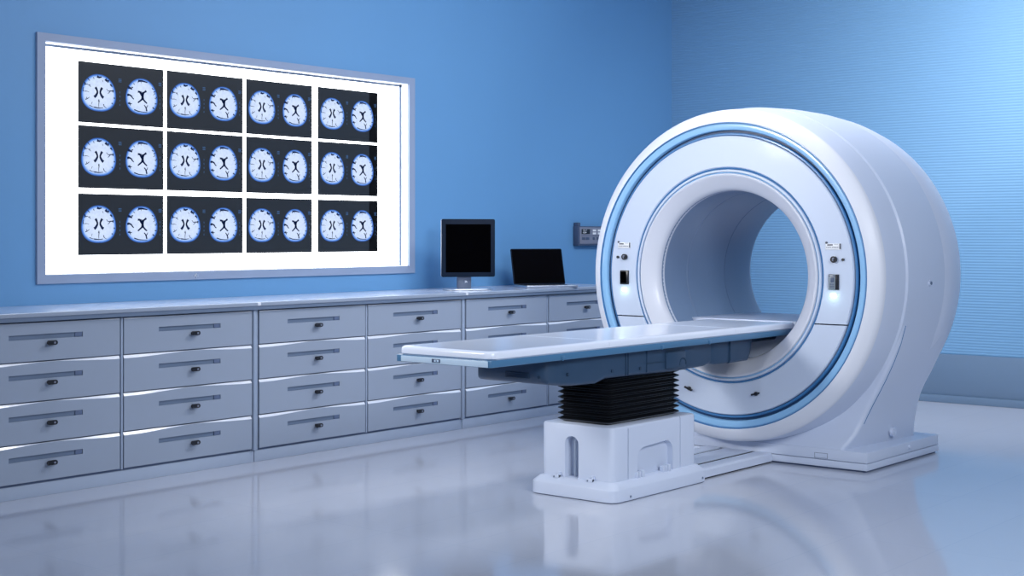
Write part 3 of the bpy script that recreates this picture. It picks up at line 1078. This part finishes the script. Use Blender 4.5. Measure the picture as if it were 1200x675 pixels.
def brain_scan(cx, cz, hw, hh, kind, seed):
    bm = bmesh.new()
    lay = bm.loops.layers.float_color.new('scan_tint')
    cols = [(1.02, lin('#142c5c')), (0.985, lin('#2f62b8')), (0.955, lin('#4a80dc')), (0.915, lin('#86aef0')), (0.87, lin('#b4cffa')), (0.80, lin('#cfe0fd')), (0.40, lin('#d6e5ff')), (0.0, lin('#dbe9ff'))]
    N = 56

    def edge(i, k):
        a = 2 * PI * i / N
        x, z = math.cos(a), math.sin(a)
        x = math.copysign(abs(x) ** 0.86, x)
        z = math.copysign(abs(z) ** 0.92, z)
        wid = 1 - 0.11 * z - 0.02 * z * z + (0.0 if z < 0.6 else -0.05 * (z - 0.6))
        return (cx + hw * x * wid * k * 0.95, cz + hh * (z * k))
    y = YFILM - 0.0006
    prev = None
    for k, c in cols:
        cur = [bm.verts.new((edge(i, k)[0], y, edge(i, k)[1])) for i in range(N)] if k > 0 else [bm.verts.new((cx, y, cz))]
        if prev:
            for i in range(N):
                j = (i + 1) % N
                if len(cur) > 1:
                    f = bm.faces.new((prev[0][i], prev[0][j], cur[j], cur[i]))
                    cc = (prev[1], prev[1], c, c)
                else:
                    f = bm.faces.new((prev[0][i], prev[0][j], cur[0]))
                    cc = (prev[1], prev[1], c)
                for l, q in zip(f.loops, cc):
                    l[lay] = q
                f.material_index = 0
        prev = (cur, c)
    y2 = y - 0.0005

    def U(p):
        return (cx + p[0] * hw, cz + p[1] * hh)

    def S(pts, w):
        stroke(bm, [U(p) for p in pts], w * 1.35 * hw, y2, 1)
    if kind == 'A':
        for s in (-1, 1):
            S([(s * 0.15, 0.27), (s * 0.13, 0.20), (s * 0.085, 0.10), (s * 0.080, 0.0), (s * 0.12, -0.09), (s * 0.18, -0.19), (s * 0.26, -0.25)][::-1], 0.052)
            S([(s * 0.19, 0.29), (s * 0.13, 0.20), (s * 0.075, 0.06), (s * 0.080, -0.06)], 0.050)
        S([(0.0, -0.36), (0.01, -0.5), (-0.01, -0.64), (0.0, -0.80)], 0.018)
        S([(-0.03, -0.42), (0.0, -0.50), (0.05, -0.44)], 0.014)
        S([(-0.26, -0.80), (0, -0.83), (0.24, -0.80)], 0.022)
        S([(-0.52, -0.72), (-0.36, -0.78), (-0.22, -0.80)], 0.014)
        S([(0.26, -0.60), (0.30, -0.72), (0.42, -0.80)], 0.018)
        S([(-0.86, 0.0), (-0.87, 0.14), (-0.84, 0.24)], 0.02)
        S([(-0.80, 0.02), (-0.66, 0.03), (-0.54, 0.0)], 0.012)
        S([(-0.80, 0.44), (-0.70, 0.40), (-0.60, 0.42)], 0.020)
        S([(-0.78, 0.52), (-0.74, 0.42), (-0.80, 0.34)], 0.025)
        S([(-0.58, 0.40), (-0.50, 0.34), (-0.44, 0.28)], 0.016)
        S([(-0.50, 0.42), (-0.50, 0.34)], 0.014)
        S([(-0.74, -0.42), (-0.62, -0.36), (-0.52, -0.28)], 0.018)
        S([(-0.66, -0.34), (-0.70, -0.28)], 0.016)
        S([(0.78, 0.16), (0.66, 0.16), (0.52, 0.14), (0.42, 0.26)], 0.020)
        S([(0.64, 0.14), (0.56, 0.04), (0.50, 0.0)], 0.016)
        S([(0.80, 0.22), (0.80, 0.08)], 0.028)
        S([(0.84, -0.2), (0.90, -0.24)], 0.03)
        S([(0.72, -0.50), (0.78, -0.56)], 0.024)
        S([(-0.10, 0.88), (0.03, 0.84), (0.16, 0.88)], 0.045)
        S([(0.36, 0.78), (0.46, 0.68), (0.56, 0.72), (0.50, 0.60)], 0.050)
        S([(0.64, 0.52), (0.72, 0.44), (0.74, 0.38)], 0.035)
        S([(-0.62, 0.74), (-0.54, 0.66), (-0.50, 0.60)], 0.018)
        S([(-0.30, 0.82), (-0.26, 0.72)], 0.016)
        S([(0.20, 0.70), (0.24, 0.60)], 0.012)
        S([(-0.36, -0.52), (-0.42, -0.66)], 0.010)
    else:
        for s in (-1, 1):
            S([(s * 0.10 + 0.0, 0.26), (s * 0.04 + 0.02, 0.12), (0.05 + s * 0.01, 0.0), (0.05 + s * 0.05, -0.16), (0.04 + s * 0.18, -0.28), (0.04 + s * 0.28, -0.36)], 0.055)
            S([(s * 0.26 + 0.02, 0.30 + 0.04 * s), (s * 0.14 + 0.02, 0.26), (0.03, 0.14), (0.04, 0.02)], 0.042)
        S([(0.04, 0.20), (0.05, 0.0), (0.05, -0.18)], 0.070)
        S([(-0.22, 0.86), (0.0, 0.88), (0.14, 0.86), (0.34, 0.82)], 0.042)
        S([(-0.22, 0.84), (-0.22, 0.74)], 0.020)
        S([(-0.04, 0.84), (-0.04, 0.74)], 0.012)
        S([(-0.84, 0.46), (-0.70, 0.42), (-0.58, 0.36)], 0.055)
        S([(-0.62, 0.46), (-0.52, 0.48)], 0.030)
        S([(-0.88, 0.02), (-0.74, 0.04), (-0.62, -0.02), (-0.56, -0.12), (-0.48, -0.18)], 0.040)
        S([(-0.80, 0.10), (-0.84, -0.04)], 0.030)
        S([(-0.84, -0.42), (-0.72, -0.46), (-0.60, -0.44)], 0.030)
        S([(-0.74, -0.36), (-0.68, -0.56)], 0.026)
        S([(-0.46, -0.76), (-0.2, -0.84), (0.06, -0.86), (0.34, -0.86)], 0.022)
        S([(0.30, -0.80), (0.28, -0.66), (0.20, -0.52), (0.14, -0.46)], 0.034)
        S([(0.26, -0.62), (0.34, -0.52), (0.36, -0.44)], 0.022)
        S([(0.62, 0.52), (0.70, 0.46), (0.76, 0.50)], 0.020)
        S([(0.84, 0.36), (0.74, 0.34), (0.80, 0.22), (0.70, 0.14)], 0.020)
        S([(0.90, 0.06), (0.86, -0.06), (0.78, -0.02)], 0.020)
        S([(0.80, -0.34), (0.92, -0.34)], 0.024)
        S([(0.66, -0.56), (0.78, -0.64)], 0.030)
        S([(-0.50, 0.70), (-0.42, 0.62)], 0.016)
    return bm


FX = [(4.575, 5.150), (5.174, 5.746), (5.773, 6.322), (6.375, 6.926)]
FZ = [(1.927, 2.268), (1.561, 1.911), (1.185, 1.530)]
kx = (YFILM / 6.87)     # the films lie a little deeper than the plane they were measured on
fx = [(a * 1.0142, b * 1.0142) for a, b in FX]
fz = [((a - EYE) * 1.0142 + EYE, (b - EYE) * 1.0142 + EYE) for a, b in FZ]
rown = ['top', 'middle', 'bottom']
coln = ['leftmost column', 'second column from the left', 'third column from the left', 'rightmost column with black edge strip']


def film_marks(t, x0, z0, w, h):
    for mx_ in (0.475, 0.955):
        for k in range(3):
            box(t, x0 + (mx_ - 0.015) * w, x0 + (mx_ + 0.02) * w, YFILM - 0.0006, YFILM + 0.0001, z0 + (0.76 - 0.022 * k) * h, z0 + (0.768 - 0.022 * k) * h, mi=1)
        for k in range(4):
            box(t, x0 + mx_ * w, x0 + (mx_ + 0.004) * w, YFILM - 0.0006, YFILM + 0.0001, z0 + (0.32 + 0.07 * k) * h, z0 + (0.35 + 0.07 * k) * h, mi=1)


for ci, (x0, x1) in enumerate(fx):
    for ri, (z0, z1) in enumerate(fz):
        f = thing('scan_film', ((x0 + x1) / 2, YFILM, z0), 'dark two-brain scan film, %s row, %s' % (rown[ri], coln[ci]), 'film', 'brain scan films on the light box')
        t = B()
        box(t, x0, x1, YFILM, YFILM + 0.002, z0, z1)
        w, h = x1 - x0, z1 - z0
        film_marks(t, x0, z0, w, h)
        sh = obj('film_sheet', t, ['film', 'film_mark'], f, smooth=False)
        if ci == 3:
            t = B()
            box(t, x1 - 0.082, x1, YFILM - 0.0003, YFILM + 0.001, z0, z1)
            obj('black_strip', t, 'film_black', f, smooth=False)
        w, h = x1 - x0, z1 - z0
        for kd, fx_, hwk in (('A', 0.232, 0.205), ('B', 0.735, 0.198)):
            obj('brain_scan', brain_scan(x0 + fx_ * w, z0 + 0.505 * h, hwk * w, 0.303 * h, kd, 1), ['scan', 'scan_ink'], f, smooth=False, recalc=True)

# ------------------------------------------------------------ monitor
ZT = 0.9165
base_n = math.atan2(-math.sin(YAW), -math.cos(YAW))         # azimuth facing back at the camera
cx, cy = 7.447, 6.528


def local(bm, loc, az):
    """geometry built facing -Y (front), moved so it faces azimuth az at loc"""
    m = Matrix.Translation(Vector(loc)) @ Matrix.Rotation(az + PI / 2, 4, 'Z')
    bmesh.ops.transform(bm, matrix=m, verts=bm.verts)
    return bm


azm = base_n + math.radians(14)
mo = thing('monitor', (cx, cy, ZT), 'black flat monitor on a grey stand on the worktop beside the light box', 'monitor')
L = (cx, cy, ZT)
bm = B()
prism(bm, rrect(-0.190, 0.190, 0.090, 0.492, 0.012, 4), 'y', -0.022, -0.012, 0.002)
hs = obj('bezel', local(bm, L, azm), 'bezel', mo)
bm = B()
prism(bm, rrect(-0.190, 0.190, 0.090, 0.492, 0.012, 4), 'y', -0.012, 0.018, 0.003)
obj('housing', local(bm, L, azm), 'alu', mo)
bm = B()
box(bm, -0.160, 0.160, -0.0235, -0.018, 0.122, 0.456, 0.001)
obj('screen', local(bm, L, azm), 'screen', mo)
bm = B()
box(bm, -0.070, 0.028, 0.012, 0.045, 0.008, 0.30, 0.004)
sd = obj('stand', local(bm, L, azm), 'stand_grey', mo)
bm = B()
cyl(bm, (-0.008, 0.010, 0.055), 'y', 0.010, 0.006, 3)
prism(bm, [(-0.018, 0.046), (-0.018, 0.066), (0.000, 0.056)], 'y', 0.009, 0.013)
obj('stand_mark', local(bm, L, azm), 'alu', sd)
bm = B()
prism(bm, rrect(-0.165, 0.165, -0.09, 0.12, 0.06, 8), 'z', 0.0, 0.008, 0.002)
obj('base', local(bm, L, azm), 'alu', mo)

# ------------------------------------------------------------ laptop
azl = base_n + math.radians(20)
lx, ly = 8.304, 6.566
lp = thing('laptop', (lx, ly, ZT), 'open black-screened laptop standing on the worktop right of the monitor', 'laptop')
L = (lx, ly, ZT)
bm = B()
prism(bm, rrect(-0.205, 0.205, -0.27, 0.0, 0.012, 4), 'z', 0.0, 0.014, 0.002)
dk = obj('keyboard_deck', local(bm, L, azl), 'alu', lp)
bm = B()
for r in range(5):
    for c_ in range(14):
        box(bm, -0.175 + c_ * 0.025, -0.154 + c_ * 0.025, -0.130 + r * 0.022, -0.112 + r * 0.022, 0.0135, 0.0155)
obj('keyboard', local(bm, L, azl), 'black', dk)
bm = B()
box(bm, -0.055, 0.055, -0.235, -0.155, 0.0138, 0.0145)
obj('touchpad', local(bm, L, azl), 'device', dk)
tilt = Matrix.Translation((0, 0.0, 0.014)) @ Matrix.Rotation(math.radians(-17), 4, 'X')
bm = B()
prism(bm, rrect(-0.205, 0.205, 0.0, 0.276, 0.010, 4), 'y', -0.002, 0.006, 0.002)
bmesh.ops.transform(bm, matrix=tilt, verts=bm.verts)
ld = obj('lid', local(bm, L, azl), 'bezel', lp)
bm = B()
box(bm, -0.198, 0.198, -0.0035, 0.0, 0.008, 0.269, 0.001)
bmesh.ops.transform(bm, matrix=tilt, verts=bm.verts)
obj('screen', local(bm, L, azl), 'lapblack', lp)

# ------------------------------------------------------------ wall-mounted control unit
wc = thing('wall_control_unit', (9.40, WY, 1.21), 'small grey wall control unit mounted left of the scanner on the blue wall', 'control unit')
bm = B()
box(bm, 9.195, 9.66, WY - 0.055, WY - 0.001, 1.212, 1.368, 0.004)
hs = obj('housing', bm, 'device_dk', wc)
bm = B()
box(bm, 9.213, 9.655, WY - 0.060, WY - 0.050, 1.226, 1.360, 0.003)
fc = obj('face_plate', bm, 'device', wc)
bm = B()
box(bm, 9.200, 9.232, WY - 0.050, WY - 0.004, 1.365, 1.398, 0.004)
obj('bracket', bm, 'device_dk', wc)
bm = B()
box(bm, 9.232, 9.345, WY - 0.063, WY - 0.058, 1.305, 1.345, 0.001)
dd = obj('display', bm, 'black', wc)
bm = B()
for k, (px, pz) in enumerate([(0, 0), (1, 1), (2, 0), (3, 1), (4, 0), (0.5, 2), (2.2, 2), (4.5, 2), (1.2, -0.4), (3.2, -0.2)]):
    box(bm, 9.246 + px * 0.010, 9.252 + px * 0.010, WY - 0.0645, WY - 0.062, 1.314 + pz * 0.010, 1.321 + pz * 0.010)
obj('display_digits', bm, 'label', dd)
bm = B()
for x0, x1 in ((9.236, 9.262), (9.268, 9.285), (9.292, 9.335), (9.385, 9.41), (9.44, 9.46), (9.50, 9.53)):
    box(bm, x0, x1, WY - 0.063, WY - 0.058, 1.258, 1.280, 0.002)
box(bm, 9.232, 9.62, WY - 0.0615, WY - 0.058, 1.290, 1.293)
obj('buttons', bm, 'device_dk', wc)
bm = B()
for i in range(3):
    for j in range(2):
        box(bm, 9.385 + i * 0.07, 9.43 + i * 0.07, WY - 0.0625, WY - 0.058, 1.302 + j * 0.024, 1.318 + j * 0.024, 0.002)
obj('keys', bm, 'label', wc)
